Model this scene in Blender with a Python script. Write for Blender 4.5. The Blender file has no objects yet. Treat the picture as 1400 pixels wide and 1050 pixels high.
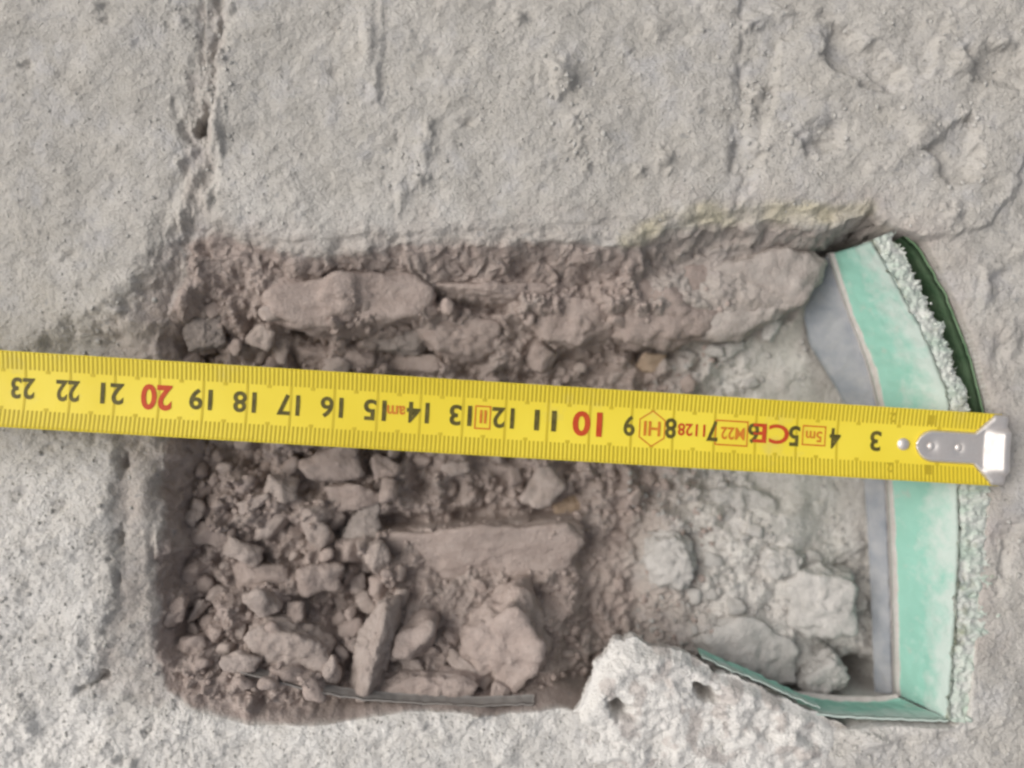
import bpy, math, random
import numpy as np
from mathutils import Vector

# ------------------------------------------------------------------ units
# lengths below are written in 1/55.5 cm ("u"); x to the right, y towards the viewer's feet, z up from the floor
S = 0.01 / 55.5
CX, CY, H = 700.0, 525.0, 1170.0          # point under the lens, lens height above the floor
rng = np.random.default_rng(11)
random.seed(5)
scene = bpy.context.scene
col = scene.collection

# ------------------------------------------------------------------ camera
cam_d = bpy.data.cameras.new('camera')
cam = bpy.data.objects.new('camera', cam_d)
col.objects.link(cam)
cam.location = (0, 0, H * S)
cam_d.sensor_width = 36
cam_d.angle = 2 * math.atan(CX / H)
cam_d.clip_start = 0.005
cam_d.clip_end = 60
cam_d.dof.use_dof = True
cam_d.dof.focus_distance = (H - 70) * S
cam_d.dof.aperture_fstop = 5.8
scene.camera = cam

# ------------------------------------------------------------------ sky, sun, exposure
SUN_AZ, SUN_EL = math.radians(170), math.radians(46)
world = bpy.data.worlds.new('World')
scene.world = world
world.use_nodes = True
wn = world.node_tree.nodes
sky = wn.new('ShaderNodeTexSky')
sky.sky_type = 'NISHITA'
sky.sun_disc = False
sky.sun_elevation = SUN_EL
sky.sun_rotation = (math.radians(90) - SUN_AZ) % (2 * math.pi)
sky.air_density = 1.0
sky.dust_density = 4.0
sky.ozone_density = 0.6
wn['Background'].inputs['Strength'].default_value = 0.085
veil = wn.new('ShaderNodeHueSaturation')      # thin overcast: the sky's blue is mostly washed out
veil.inputs['Saturation'].default_value = 0.30
world.node_tree.links.new(sky.outputs[0], veil.inputs['Color'])
world.node_tree.links.new(veil.outputs[0], wn['Background'].inputs['Color'])
sun_d = bpy.data.lights.new('sun', 'SUN')
sun_d.energy = 1.5
sun_d.angle = math.radians(55)
sun_d.color = (1.0, 0.94, 0.865)
sun = bpy.data.objects.new('sun', sun_d)
col.objects.link(sun)
sv = Vector((math.cos(SUN_EL) * math.cos(SUN_AZ), math.cos(SUN_EL) * math.sin(SUN_AZ), math.sin(SUN_EL)))
sun.rotation_euler = sv.to_track_quat('Z', 'Y').to_euler()
sun.location = sv * 2
scene.view_settings.view_transform = 'Standard'
scene.view_settings.look = 'None'
scene.view_settings.gamma = 1
scene.view_settings.exposure = 0.39
scene.render.engine = 'CYCLES'
scene.cycles.filter_width = 2.5


# ------------------------------------------------------------------ helpers
_perm = rng.permutation(512)
_perm = np.concatenate([_perm, _perm, _perm])
_g3 = rng.normal(size=(512, 3))
_g3 /= np.linalg.norm(_g3, axis=1)[:, None]


def perlin(x, y, z=0.0):
    x = np.asarray(x, float); y = np.asarray(y, float)
    if np.ndim(z) == 0: return perlin2(x, y, float(z))
    xi = np.floor(x).astype(int); yi = np.floor(y).astype(int); zi = np.floor(z).astype(int)
    xf = x - xi; yf = y - yi; zf = z - zi
    xi &= 511; yi &= 511; zi &= 511
    f = lambda t: t * t * t * (t * (t * 6 - 15) + 10)
    u, v, w = f(xf), f(yf), f(zf)
    out = 0
    for a in (0, 1):
        for b in (0, 1):
            for c in (0, 1):
                h = _perm[_perm[_perm[(xi + a) & 511] + ((yi + b) & 511)] + ((zi + c) & 511)]
                g = _g3[h]
                d = g[..., 0] * (xf - a) + g[..., 1] * (yf - b) + g[..., 2] * (zf - c)
                out = out + d * (u if a else 1 - u) * (v if b else 1 - v) * (w if c else 1 - w)
    return out * 1.5


_pl = _perm[:512]
_g2 = np.stack([np.cos(np.arange(512) * 2.399963), np.sin(np.arange(512) * 2.399963)], 1).astype(np.float32)


def perlin2(x, y, seed):
    k = int(seed * 7919.3) & 511
    x0 = np.floor(x); y0 = np.floor(y)
    xf = (x - x0).astype(np.float32); yf = (y - y0).astype(np.float32)
    xi = x0.astype(np.int32); yi = y0.astype(np.int32)
    f = lambda t: t * t * t * (t * (t * 6 - 15) + 10)
    u, v = f(xf), f(yf)
    pa = _perm[((xi) & 511) + k]; pb = _perm[((xi + 1) & 511) + k]
    ya = yi & 511; yb = (yi + 1) & 511

    def g(p, yy, dx, dy):
        h = _perm[p + yy]
        return _g2[h, 0] * dx + _g2[h, 1] * dy
    a = g(pa, ya, xf, yf); a += u * (g(pb, ya, xf - 1, yf) - a)
    b = g(pa, yb, xf, yf - 1); b += u * (g(pb, yb, xf - 1, yf - 1) - b)
    return 1.5 * (a + v * (b - a))


def fbm(x, y, z=0.0, octs=4, lac=2.03, gain=0.5):
    s, a = 0, 1.0
    for i in range(octs):
        s = s + a * perlin(x * lac ** i + 17.3 * i, y * lac ** i + 5.1 * i, z * lac ** i + 9.7 * i)
        a *= gain
    return s


def sstep(a, b, x):
    t = np.clip((x - a) / (b - a), 0, 1)
    return t * t * (3 - 2 * t)


def seg_dist(x, y, pts, closed):
    d = np.full(np.shape(x), 1e9)
    n = len(pts)
    for i in range(n if closed else n - 1):
        ax, ay = pts[i][:2]; bx, by = pts[(i + 1) % n][:2]
        dx, dy = bx - ax, by - ay
        t = np.clip(((x - ax) * dx + (y - ay) * dy) / (dx * dx + dy * dy + 1e-9), 0, 1)
        d = np.minimum(d, np.hypot(x - ax - t * dx, y - ay - t * dy))
    return d


def inside(x, y, pts):
    r = np.zeros(np.shape(x), bool)
    n = len(pts)
    for i in range(n):
        ax, ay = pts[i][:2]; bx, by = pts[(i + 1) % n][:2]
        if ay == by:
            continue
        r ^= ((ay > y) != (by > y)) & (x < (bx - ax) * (y - ay) / (by - ay) + ax)
    return r


def sdf(x, y, pts):                         # positive inside
    d = seg_dist(x, y, pts, True)
    return np.where(inside(x, y, pts), d, -d)


def W(p):                                   # u -> metres
    p = np.asarray(p, float)
    return np.stack([(p[..., 0] - CX) * S, -(p[..., 1] - CY) * S, p[..., 2] * S], -1)


def below(ix, iy, z):                       # the point at height z on the sight line through floor point (ix, iy)
    k = (H - z) / H
    return CX + (ix - CX) * k, CY + (iy - CY) * k


def tag(o, label=None, cat=None, group=None, kind=None):
    if label: o['label'] = label
    if cat: o['category'] = cat
    if group: o['group'] = group
    if kind: o['kind'] = kind
    return o


def mesh_np(name, verts, faces, mat, parent=None, normals=None, attrs=None, smooth=True):
    """verts in u (n,3); faces int array (m,3|4)"""
    me = bpy.data.meshes.new(name)
    v = W(verts)
    faces = np.asarray(faces)[:, ::-1]      # y is flipped
    m, k = faces.shape
    me.vertices.add(len(v)); me.vertices.foreach_set('co', v.ravel())
    me.loops.add(m * k); me.loops.foreach_set('vertex_index', faces.ravel().astype(np.int32))
    me.polygons.add(m)
    me.polygons.foreach_set('loop_start', np.arange(0, m * k, k, dtype=np.int32))
    me.polygons.foreach_set('loop_total', np.full(m, k, np.int32))
    me.update(calc_edges=True)
    me.validate()
    me.polygons.foreach_set('use_smooth', np.full(m, smooth))
    for an, av in (attrs or {}).items():
        a = me.attributes.new(an, 'FLOAT', 'POINT')
        a.data.foreach_set('value', np.asarray(av, np.float32))
    if normals is not None:
        me.normals_split_custom_set_from_vertices(normals.tolist())
    me.materials.append(mat)
    o = bpy.data.objects.new(name, me)
    col.objects.link(o)
    if parent: o.parent = parent
    return o


def empty(name, p=(CX, CY, 0)):
    o = bpy.data.objects.new(name, None)
    o.empty_display_size = 0.005
    col.objects.link(o)
    return o


# ------------------------------------------------------------------ materials
class MT:
    def __init__(s, name, rough=0.95):
        s.m = bpy.data.materials.new(name); s.m.use_nodes = True
        s.t = s.m.node_tree; s.n = s.t.nodes
        s.b = s.n['Principled BSDF']; s.b.inputs['Roughness'].default_value = rough
        s.b.inputs['Specular IOR Level'].default_value = 0.25
        s.tc = s.n.new('ShaderNodeTexCoord').outputs['Object']

    def l(s, a, b): s.t.links.new(a, b)

    def noise(s, size, detail=4, rough=0.6, off=0.0, stretch=None):
        """size = feature size in u"""
        mp = s.n.new('ShaderNodeMapping'); s.l(s.tc, mp.inputs[0])
        mp.inputs['Location'].default_value = (off, off * .7, off * 1.3)
        if stretch:
            mp.inputs['Rotation'].default_value = (0, 0, stretch[0]); mp.inputs['Scale'].default_value = (stretch[1], 1, 1)
        n = s.n.new('ShaderNodeTexNoise'); s.l(mp.outputs[0], n.inputs['Vector'])
        n.inputs['Scale'].default_value = 1 / (size * S)
        n.inputs['Detail'].default_value = detail; n.inputs['Roughness'].default_value = rough
        return n.outputs['Fac']

    def ramp(s, fac, *stops):
        r = s.n.new('ShaderNodeValToRGB'); s.l(fac, r.inputs[0])
        e = r.color_ramp.elements
        while len(e) < len(stops): e.new(0.5)
        for q, (p, c) in zip(e, stops):
            q.position = p
            q.color = (c, c, c, 1) if isinstance(c, (int, float)) else (*c, 1)
        return r.outputs[0]

    def mix(s, fac, a, b, mode='MIX'):
        m = s.n.new('ShaderNodeMix'); m.data_type = 'RGBA'; m.blend_type = mode
        for sock, val in ((m.inputs[0], fac), (m.inputs[6], a), (m.inputs[7], b)):
            if isinstance(val, (int, float)): sock.default_value = val
            elif isinstance(val, tuple): sock.default_value = (*val, 1)
            else: s.l(val, sock)
        return m.outputs[2]

    def math(s, op, a, b=0.0):
        m = s.n.new('ShaderNodeMath'); m.operation = op
        for sock, val in ((m.inputs[0], a), (m.inputs[1], b)):
            if isinstance(val, (int, float)): sock.default_value = val
            else: s.l(val, sock)
        return m.outputs[0]

    def attr(s, name):
        a = s.n.new('ShaderNodeAttribute'); a.attribute_name = name
        return a.outputs['Fac']

    def bump(s, h, dist, strength=1.0, prev=None):
        b = s.n.new('ShaderNodeBump'); s.l(h, b.inputs['Height'])
        b.inputs['Distance'].default_value = dist * S; b.inputs['Strength'].default_value = strength
        if prev: s.l(prev, b.inputs['Normal'])
        return b.outputs[0]

    def done(s, c=None, nrm=None):
        if c is not None:
            if isinstance(c, tuple): s.b.inputs['Base Color'].default_value = (*c, 1)
            else: s.l(c, s.b.inputs['Base Color'])
        if nrm is not None: s.l(nrm, s.b.inputs['Normal'])
        return s.m


def concrete_material():
    m = MT('rough_concrete')
    big = m.noise(170, 4, .55)
    mid = m.noise(34, 5, .6, 1.3)
    fine = m.noise(5.5, 4, .75, 2.1)
    c = m.mix(m.ramp(big, (.3, 0.0), (.7, 1.0)), (.515, .490, .452), (.59, .563, .525))
    c = m.mix(m.ramp(mid, (.40, 0.0), (.66, .55)), c, (.42, .40, .365))
    hue = m.noise(48, 3, .6, 7.7)
    c = m.mix(m.ramp(hue, (.30, .40), (.48, 0.0)), c, (.48, .48, .505))
    c = m.mix(m.ramp(hue, (.54, 0.0), (.72, .40)), c, (.51, .475, .42))
    c = m.mix(m.attr('pale'), c, m.mix(mid, (.84, .82, .785), (.70, .675, .64)))
    brown = m.mix(m.ramp(mid, (.35, 0.0), (.65, 1.0)), (.375, .306, .274), (.455, .382, .347))
    c = m.mix(m.attr('dirt'), c, brown)
    c = m.mix(m.attr('stain'), c, (.58, .53, .39))
    # grains: light and dark sand specks
    c = m.mix(m.ramp(fine, (.30, .75), (.44, 0.0)), c, (.20, .185, .165))
    c = m.mix(m.ramp(fine, (.60, 0.0), (.74, .55)), c, (.62, .61, .59))
    sp = m.noise(16, 2, .5, 4.4)
    c = m.mix(m.ramp(sp, (.68, 0.0), (.74, .45)), c, (.24, .245, .255))
    h1 = m.noise(3.6, 3, .7, .4)
    h2 = m.noise(15, 3, .6, 3.0, stretch=(math.radians(35), .55))
    n = m.bump(h2, 2.4, .3)
    n = m.bump(h1, 4.2, 1.0, n)
    return m.done(c, n)


def stone_material(name, a, b, speck=(.20, .19, .18)):
    m = MT(name)
    oi = m.n.new('ShaderNodeObjectInfo')
    mid = m.noise(26, 5, .6); fine = m.noise(6, 4, .7, 2.0)
    c = m.mix(m.ramp(mid, (.35, 0.0), (.65, 1.0)), a, b)
    v = m.math('MULTIPLY_ADD', oi.outputs['Random'], .16); v.node.inputs[2].default_value = .92
    hs = m.n.new('ShaderNodeHueSaturation'); m.l(c, hs.inputs['Color']); m.l(v, hs.inputs['Value'])
    c = hs.outputs[0]
    c = m.mix(m.ramp(fine, (.30, .45), (.42, 0.0)), c, speck)
    c = m.mix(m.ramp(fine, (.60, 0.0), (.75, .30)), c, (.52, .48, .44))
    n = m.bump(m.noise(12, 3, .6, 1.0), 4.0, .8)
    n = m.bump(m.noise(4.5, 3, .6, 5.0), 2.4, .8, n)
    return m.done(c, n)


M = {}
M['concrete'] = concrete_material()
M['brown'] = stone_material('brown_rubble', (.330, .269, .241), (.405, .338, .306))
M['pale'] = stone_material('pale_rubble', (.350, .293, .263), (.425, .363, .330))
M['grey'] = stone_material('grey_rubble', (.41, .395, .375), (.50, .482, .46))
M['dun'] = stone_material('dun_rubble', (.335, .297, .272), (.415, .376, .348))
M['slate'] = stone_material('slate_rubble', (.275, .24, .22), (.35, .305, .28))
M['sand'] = stone_material('sand_grains', (.44, .425, .40), (.56, .54, .51))
M['warm'] = stone_material('ochre_rubble', (.34, .255, .185), (.40, .31, .235))


def green_material():
    m = MT('green_sheet', .7)
    f = m.noise(60, 4, .6)
    c = m.mix(m.ramp(f, (.3, 0.0), (.7, 1.0)), (.24, .470, .385), (.28, .515, .43))
    sc = m.noise(18, 4, .65, 2.0, stretch=(0, .25))
    c = m.mix(m.ramp(sc, (.58, 0.0), (.74, .45)), c, (.50, .57, .53))
    c = m.mix(m.ramp(m.noise(30, 3, .6, 6.0), (.62, 0.0), (.72, .45)), c, (.42, .45, .40))
    w = m.math('ADD', m.attr('edge'), m.math('MULTIPLY', m.math('SUBTRACT', m.noise(26, 5, .65, 9.0, stretch=(0, .5)), .5), 1.3))
    c = m.mix(m.ramp(w, (.42, 0.0), (.92, .9)), c, (.52, .59, .55))         # scuffed to the core near its torn edge
    return m.done(c, m.bump(m.noise(7, 3, .6), 1.6, .6))


def plain(name, a, b, size=20, rough=.9, bump=2.0):
    m = MT(name, rough)
    c = m.mix(m.ramp(m.noise(size, 5, .6), (.32, 0.0), (.68, 1.0)), a, b)
    return m.done(c, m.bump(m.noise(size * .3, 3, .6, 3.0), bump, .7))


M['green'] = green_material()
M['torn'] = MT('torn_pale_green_core')
_m = M['torn']
_c = _m.mix(_m.ramp(_m.noise(22, 5, .6, stretch=(0, .45)), (.36, 0.0), (.62, 1.0)), (.44, .52, .45), (.62, .63, .59))
_c = _m.mix(_m.ramp(_m.noise(46, 4, .6, 3.7), (.58, 0.0), (.70, .75)), _c, (.26, .27, .17))
M['torn'] = _m.done(_c, _m.bump(_m.noise(6, 3, .6, 2.0, stretch=(0, .5)), 4.0, .8))
M['moss'] = plain('shaded_green_sheet', (.11, .21, .11), (.20, .30, .18), 26, .95)  # green sheet with the shade of the gap put into its colour
M['bluegrey'] = plain('blue_grey_strip', (.235, .255, .285), (.35, .355, .37), 34, .85, 2.4)
M['pinkedge'] = plain('cut_edge', (.50, .44, .42), (.60, .54, .52), 14, .9)
M['film'] = plain('grey_film', (.26, .25, .24), (.33, .31, .29), 40, .6, 1.0)

# ------------------------------------------------------------------ the floor with its cavity, as one relief cut into pieces
fine_x = np.concatenate([np.arange(-70, 200, 2.0), np.arange(200, 280, 1.0), np.arange(280, 1471, 2.0)])
fine_y = np.concatenate([np.arange(-70, 300, 2.0), np.arange(300, 390, 1.0), np.arange(390, 860, 2.0), np.arange(860, 1010, 1.0), np.arange(1010, 1121, 2.0)])


def grow(edge, sign):
    out, step, p = [], 4.0, edge
    while abs(p - edge) < 16500:
        p = p + sign * step; out.append(p); step *= 1.22
    return np.array(out)


gx = np.concatenate([grow(-70, -1)[::-1], fine_x, grow(fine_x[-1], 1)])
gy = np.concatenate([grow(-70, -1)[::-1], fine_y, grow(fine_y[-1], 1)])
X, Y = np.meshgrid(gx, gy)
FADE = np.clip(1 - np.maximum(np.maximum(-70 - X, X - 1470), np.maximum(-70 - Y, Y - 1120)) / 4000, .3, 1)

# rim of the cavity, each with the way its wall leans in
RIM = [(245, 335, 25, 70), (262, 318, 30, 66), (300, 312, 20, 66), (318, 322, 10, 62), (360, 322, 0, 62), (395, 330, 0, 58), (428, 348, 0, 44),
       (455, 338, 0, 54), (520, 326, 0, 62), (620, 322, 0, 64), (700, 320, 0, 64), (770, 322, 0, 62), (830, 332, 0, 52), (880, 325, 0, 52),
       (930, 301, 0, 62), (1000, 296, 0, 56), (1060, 294, 0, 48), (1130, 302, 0, 34), (1160, 299, 0, 30), (1190, 287, 0, 30), (1215, 303, 0, 18),
       (1266, 330, -4, 10), (1304, 397, -6, 3), (1340, 492, -6, 2), (1360, 570, -7, 0), (1358, 640, -7, 0), (1342, 760, -7, 0), (1332, 880, -7, 0),
       (1322, 982, -7, -5), (1300, 994, -5, -6), (1200, 992, 0, -6), (1142, 1003, 0, -8), (1100, 1006, 0, -8), (1000, 1000, 0, -10), (900, 992, 0, -12), (820, 982, 0, -12), (770, 972, 0, -13),
       (680, 980, 0, -14), (620, 974, 0, -14), (560, 974, 0, -14), (500, 984, 0, -16), (420, 994, 0, -20), (340, 992, 0, -24), (270, 974, 8, -24),
       (212, 946, 18, -10), (198, 890, 32, 0), (198, 800, 34, 0), (206, 700, 36, 0), (212, 620, 40, 0), (206, 560, 42, 0), (196, 500, 50, 0),
       (196, 455, 46, 8), (222, 400, 42, 26)]
BASE = [(a + c, b + d) for a, b, c, d in RIM]
wx = X + 7 * fbm(X / 60, Y / 60, 3.3, 3) + 3.5 * perlin(X / 11, Y / 11, 8.1)
wy = Y + 7 * fbm(X / 60, Y / 60, 7.7, 3) + 3.5 * perlin(X / 11, Y / 11, 1.4)
# steadier outline by the lined right side
steady = sstep(1180, 1240, X)
calm_ = np.maximum(steady, sstep(850, 890, Y) * sstep(200, 260, X))
wx = wx * (1 - .8 * calm_) + X * .8 * calm_
wy = wy * (1 - .8 * calm_) + Y * .8 * calm_
dr = sdf(wx, wy, RIM)
db = -sdf(wx, wy, BASE)
IN = dr > 0
T = np.where(IN, np.clip(dr / (dr + np.maximum(db, 0) + 1e-6), 0, 1), 0)
T = np.where(IN & (db <= 0), 1, T)

# --- slab surface
Z = 8 * fbm(X / 420, Y / 420, .3, 3) + 5.0 * fbm(X / 90, Y / 70, 1.7, 3)
rough_amp = 1.0 + .9 * sstep(560, 760, Y) * sstep(330, 180, X) + .7 * sstep(940, 1000, Y) - .25 * sstep(420, 200, Y) * sstep(260, 180, X)
Z += rough_amp * (1.0 * fbm(X / 17, Y / 17, 4.2, 3) + .55 * perlin(X / 6.5, Y / 6.5, 2.2))
c35, s35 = math.cos(.6), math.sin(.6)
Z += .9 * perlin((X * c35 - Y * s35) / 34, (X * s35 + Y * c35) / 11, 5.0) * sstep(500, 300, Y)


def relief(pts, h, soft, n=6.0):
    """raise (or sink) the surface inside an outline"""
    global Z
    x = X + n * fbm(X / 26, Y / 26, 12.1 + h, 3); y = Y + n * fbm(X / 26, Y / 26, 15.4 + h, 3)
    d = sdf(x, y, pts)
    m = sstep(-soft, soft, d)
    Z += h * m
    return m


def groove(pts, depth, width, gaps=.0):
    global Z
    x = X + 5 * fbm(X / 22, Y / 22, 30.1, 3); y = Y + 5 * fbm(X / 22, Y / 22, 31.4, 3)
    d = seg_dist(x, y, pts, False)
    a = np.clip(1 + 1.4 * gaps * perlin(X / 30, Y / 30, 40.0) - gaps * .5, 0, 1.6)
    Z -= depth * np.exp(-(d / width) ** 2) * a


def dab(x, y, rx, ry, h, ang=0.0, p=2.0):
    """a bump or pit"""
    global Z
    r = max(rx, ry) * 2.4
    i0, i1 = np.searchsorted(gx, [x - r, x + r]); j0, j1 = np.searchsorted(gy, [y - r, y + r])
    if i1 <= i0 or j1 <= j0: return
    xs = X[j0:j1, i0:i1] - x; ys = Y[j0:j1, i0:i1] - y
    c, s = math.cos(ang), math.sin(ang)
    u = (xs * c + ys * s) / rx; v = (-xs * s + ys * c) / ry
    q = np.sqrt(u * u + v * v) * (1 + .5 * perlin(X[j0:j1, i0:i1] / (rx * .9), Y[j0:j1, i0:i1] / (ry * .9), x * .37))
    Z[j0:j1, i0:i1] += h * np.exp(-q ** p)


# upper-right: trowelled skim that stops short
SKIM = [(1068, 55), (1120, 42), (1142, 98), (1180, 100), (1228, 124), (1262, 108), (1296, 20), (1420, -90), (1500, -90), (1500, 60), (1398, 215), (1386, 252), (1350, 305),
        (1300, 327), (1215, 324), (1190, 286), (1080, 288), (1012, 284), (1034, 232), (1052, 150)]
mk_skim = relief(SKIM, 8, 5, 6)
relief([(1122, 78), (1142, 34), (1196, 66), (1230, 98), (1218, 128), (1156, 108)], -12, 7, 8)
relief([(1260, 208), (1324, 158), (1332, 195), (1322, 248), (1302, 256), (1282, 230)], -13, 7, 8)
relief([(1320, 70), (1380, 62), (1410, 96), (1390, 124), (1330, 112)], -11, 9, 9)
relief([(1086, 188), (1116, 168), (1150, 178), (1146, 206), (1106, 214)], -8, 7, 7)
groove([(1016, 20), (1012, 110), (1008, 180), (1004, 235)], 8, 9, .9)
relief([(1012, -90), (1012, 240), (1000, 292), (330, 330), (300, 300), (285, 170), (300, 0), (305, -90)], 4, 4, 5)
# mortar joint between the left slab and the upper slab
JOINT = [(310, -90), (302, 0), (292, 60), (284, 120), (276, 175), (280, 230), (272, 290), (256, 335)]
dj = seg_dist(X + 8 * fbm(X / 30, Y / 30, 50.0, 3), Y, JOINT, False)
mk_joint = sstep(34, 16, dj + np.where(X < 280 + 0 * X, 0, 10))
Z -= 6 * mk_joint
Z += mk_joint * 2.6 * fbm(X / 16, Y / 22, 51.0, 3)
groove([(303, -90), (301, 0), (298, 40), (292, 75), (293, 105), (282, 140), (274, 180)], 11, 5, .35)
groove([(238, 135), (244, 165), (258, 190)], 5, 5)
groove([(240, 250), (214, 330)], 4, 9)
dab(273, 172, 7, 12, -26, .3, 3)
dab(296, 175, 9, 38, 12, .05); dab(258, 265, 9, 40, 9, .25)
for a in ((314, 15, 7, 8), (300, 80, 9, 11), (286, 128, 10, 12), (283, 270, 10, 12), (262, 205, 7, 7), (250, 30, 7, 7), (245, 222, 6, 6), (250, 300, 8, 8)): dab(a[0], a[1], a[2], a[2], a[3])
# broken corner of the left slab and the mortar strip beside the cavity
CORNER = [(252, 320), (222, 338), (200, 372), (160, 432), (96, 452), (60, 478), (40, 560), (160, 600), (240, 600), (262, 420)]
mk_corner = relief(CORNER, -24, 26, 10)
groove([(98, 452), (140, 462), (176, 458)], 6, 4, .8)
groove([(190, 400), (215, 388), (228, 392)], 5, 4)
dab(175, 440, 26, 15, 14, .2); dab(158, 478, 30, 10, -6)
STRIP = [(156, 590), (160, 640), (152, 700), (156, 800), (142, 880), (122, 940), (205, 960), (260, 960), (230, 800), (230, 600)]
mk_strip = relief(STRIP, -11, 12, 8)
groove([(168, 600), (166, 650), (156, 740), (157, 800), (148, 850)], 8, 5, 1.4)
groove([(140, 925), (120, 938), (104, 947)], 13, 4)
dab(166, 634, 5, 9, -13, 0, 3); dab(158, 738, 5, 11, -14, 0, 3); dab(146, 766, 4, 4, -9)
dab(118, 880, 9, 16, -7); dab(190, 700, 14, 60, 7)
# the broken lip of mortar that juts over the lower rim
LIP = [(802, 948), (812, 912), (836, 880), (868, 870), (906, 886), (932, 891), (992, 926), (1062, 956), (1122, 983), (1146, 1010), (1150, 1060), (980, 1130), (800, 1130), (770, 1010)]
# bumps and pits one can see
for a in ((768, 108, 15, 19, 17), (783, 166, 7, 7, 9), (792, 200, 7, 9, 7), (802, 228, 6, 6, 8), (908, 220, 11, 10, 13), (874, 235, 6, 6, 7), (640, 168, 9, 6, -11), (578, 205, 10, 20, 9),
          (574, 246, 9, 9, 11), (586, 180, 7, 10, 8), (548, 265, 9, 24, 6), (507, 50, 12, 60, 8), (514, 128, 8, 14, 7), (460, 38, 8, 7, -7), (458, 100, 8, 6, -8), (545, 190, 6, 16, -5),
          (708, 28, 9, 7, 9), (722, 24, 9, 6, -7), (676, 10, 8, 8, -7), (895, 38, 15, 11, 6), (855, 70, 10, 8, 5), (642, 75, 7, 5, -7), (596, 72, 5, 5, -6), (935, 55, 12, 8, -6),
          (38, 88, 9, 6, -11), (86, 104, 11, 4, -6), (190, 58, 7, 6, -7), (135, 12, 7, 6, 7), (150, 30, 7, 5, -7), (232, 35, 6, 6, -6), (92, 350, 9, 6, -7), (40, 350, 7, 6, -6), (105, 308, 16, 4, -6),
          (1022, 34, 9, 8, 13), (1040, 25, 20, 10, 8), (1075, 18, 12, 7, 8), (1130, 20, 18, 6, -7), (1035, 128, 9, 8, 13), (1025, 148, 8, 9, 11), (1032, 75, 10, 14, -8), (1062, 122, 14, 6, -10),
          (1100, 190, 14, 9, 8), (1120, 196, 16, 8, -10), (1134, 172, 8, 10, -7), (1033, 203, 9, 9, 9), (1255, 182, 17, 13, 12), (1310, 92, 22, 13, 14), (1355, 90, 28, 16, -13), (1258, 60, 20, 30, -7),
          (1370, 60, 10, 10, 8), (1395, 145, 14, 10, -9), (1295, 295, 12, 10, 8), (1312, 300, 7, 14, -7), (1190, 235, 10, 7, 6), (1352, 250, 16, 6, -6), (1285, 20, 12, 9, 8), (1185, 60, 20, 9, 6),
          (1345, 395, 12, 22, 10), (1372, 380, 18, 10, -8), (1385, 470, 10, 20, 7), (1365, 480, 8, 20, -7), (1392, 345, 9, 9, 8), (1372, 770, 9, 20, -13), (1380, 730, 20, 12, -10), (1362, 800, 9, 10, -12),
          (1388, 620, 12, 8, -6), (1335, 1000, 16, 10, -7), (1240, 1015, 12, 10, -10), (1190, 1012, 22, 10, 9), (1290, 1003, 10, 6, -8), (1160, 1040, 20, 14, 9),
          (30, 980, 18, 16, 11), (42, 960, 12, 6, -9), (140, 1024, 9, 9, 10), (155, 1035, 10, 8, 11), (180, 1042, 9, 9, 9), (80, 1022, 9, 7, 8), (62, 1000, 12, 9, -8), (228, 1005, 22, 14, 8), (205, 1000, 10, 8, -8),
          (60, 1045, 11, 8, 9), (25, 1035, 12, 9, -8), (110, 965, 18, 9, 7), (170, 975, 14, 9, -6), (88, 870, 12, 8, -7), (35, 860, 14, 10, -7), (70, 610, 9, 6, -8), (30, 672, 12, 9, -8), (85, 690, 14, 10, -9),
          (55, 740, 18, 10, 6), (102, 610, 9, 5, -6), (20, 800, 14, 10, 6), (640, 985, 10, 8, 8), (575, 990, 9, 8, 7), (655, 975, 9, 7, 10), (700, 990, 12, 6, -6), (740, 990, 8, 6, -6), (690, 1035, 12, 9, 7), (400, 1010, 18, 10, 6),
          (430, 1040, 12, 9, -6), (310, 1015, 16, 12, 6), (520, 1020, 14, 8, -6)): dab(*a[:4], a[4] * (1.0 if a[4] > 0 else .6))
for i in range(2300):                        # sand grains and small pits
    x, y = rng.uniform(-60, 1460), rng.uniform(-60, 1110)
    r = rng.uniform(2.2, 5.5) * (1.25 if (y > 600 and x < 300) or y > 950 else 1)
    dab(x, y, r * rng.uniform(.8, 1.6), r, rng.uniform(.6, 1.9) * (1 if rng.random() < .72 else -1), rng.uniform(0, 3))
# worn rim
out_d = np.maximum(-dr, 0)
edge_w = 12 - 7 * steady - 4 * sstep(930, 960, Y)
Z -= np.where(IN, 1, np.exp(-out_d / edge_w)) * (9 - 5 * steady - 4 * sstep(850, 900, Y)) * (1 + .8 * fbm(X / 40, Y / 40, 70.0, 3))

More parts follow.
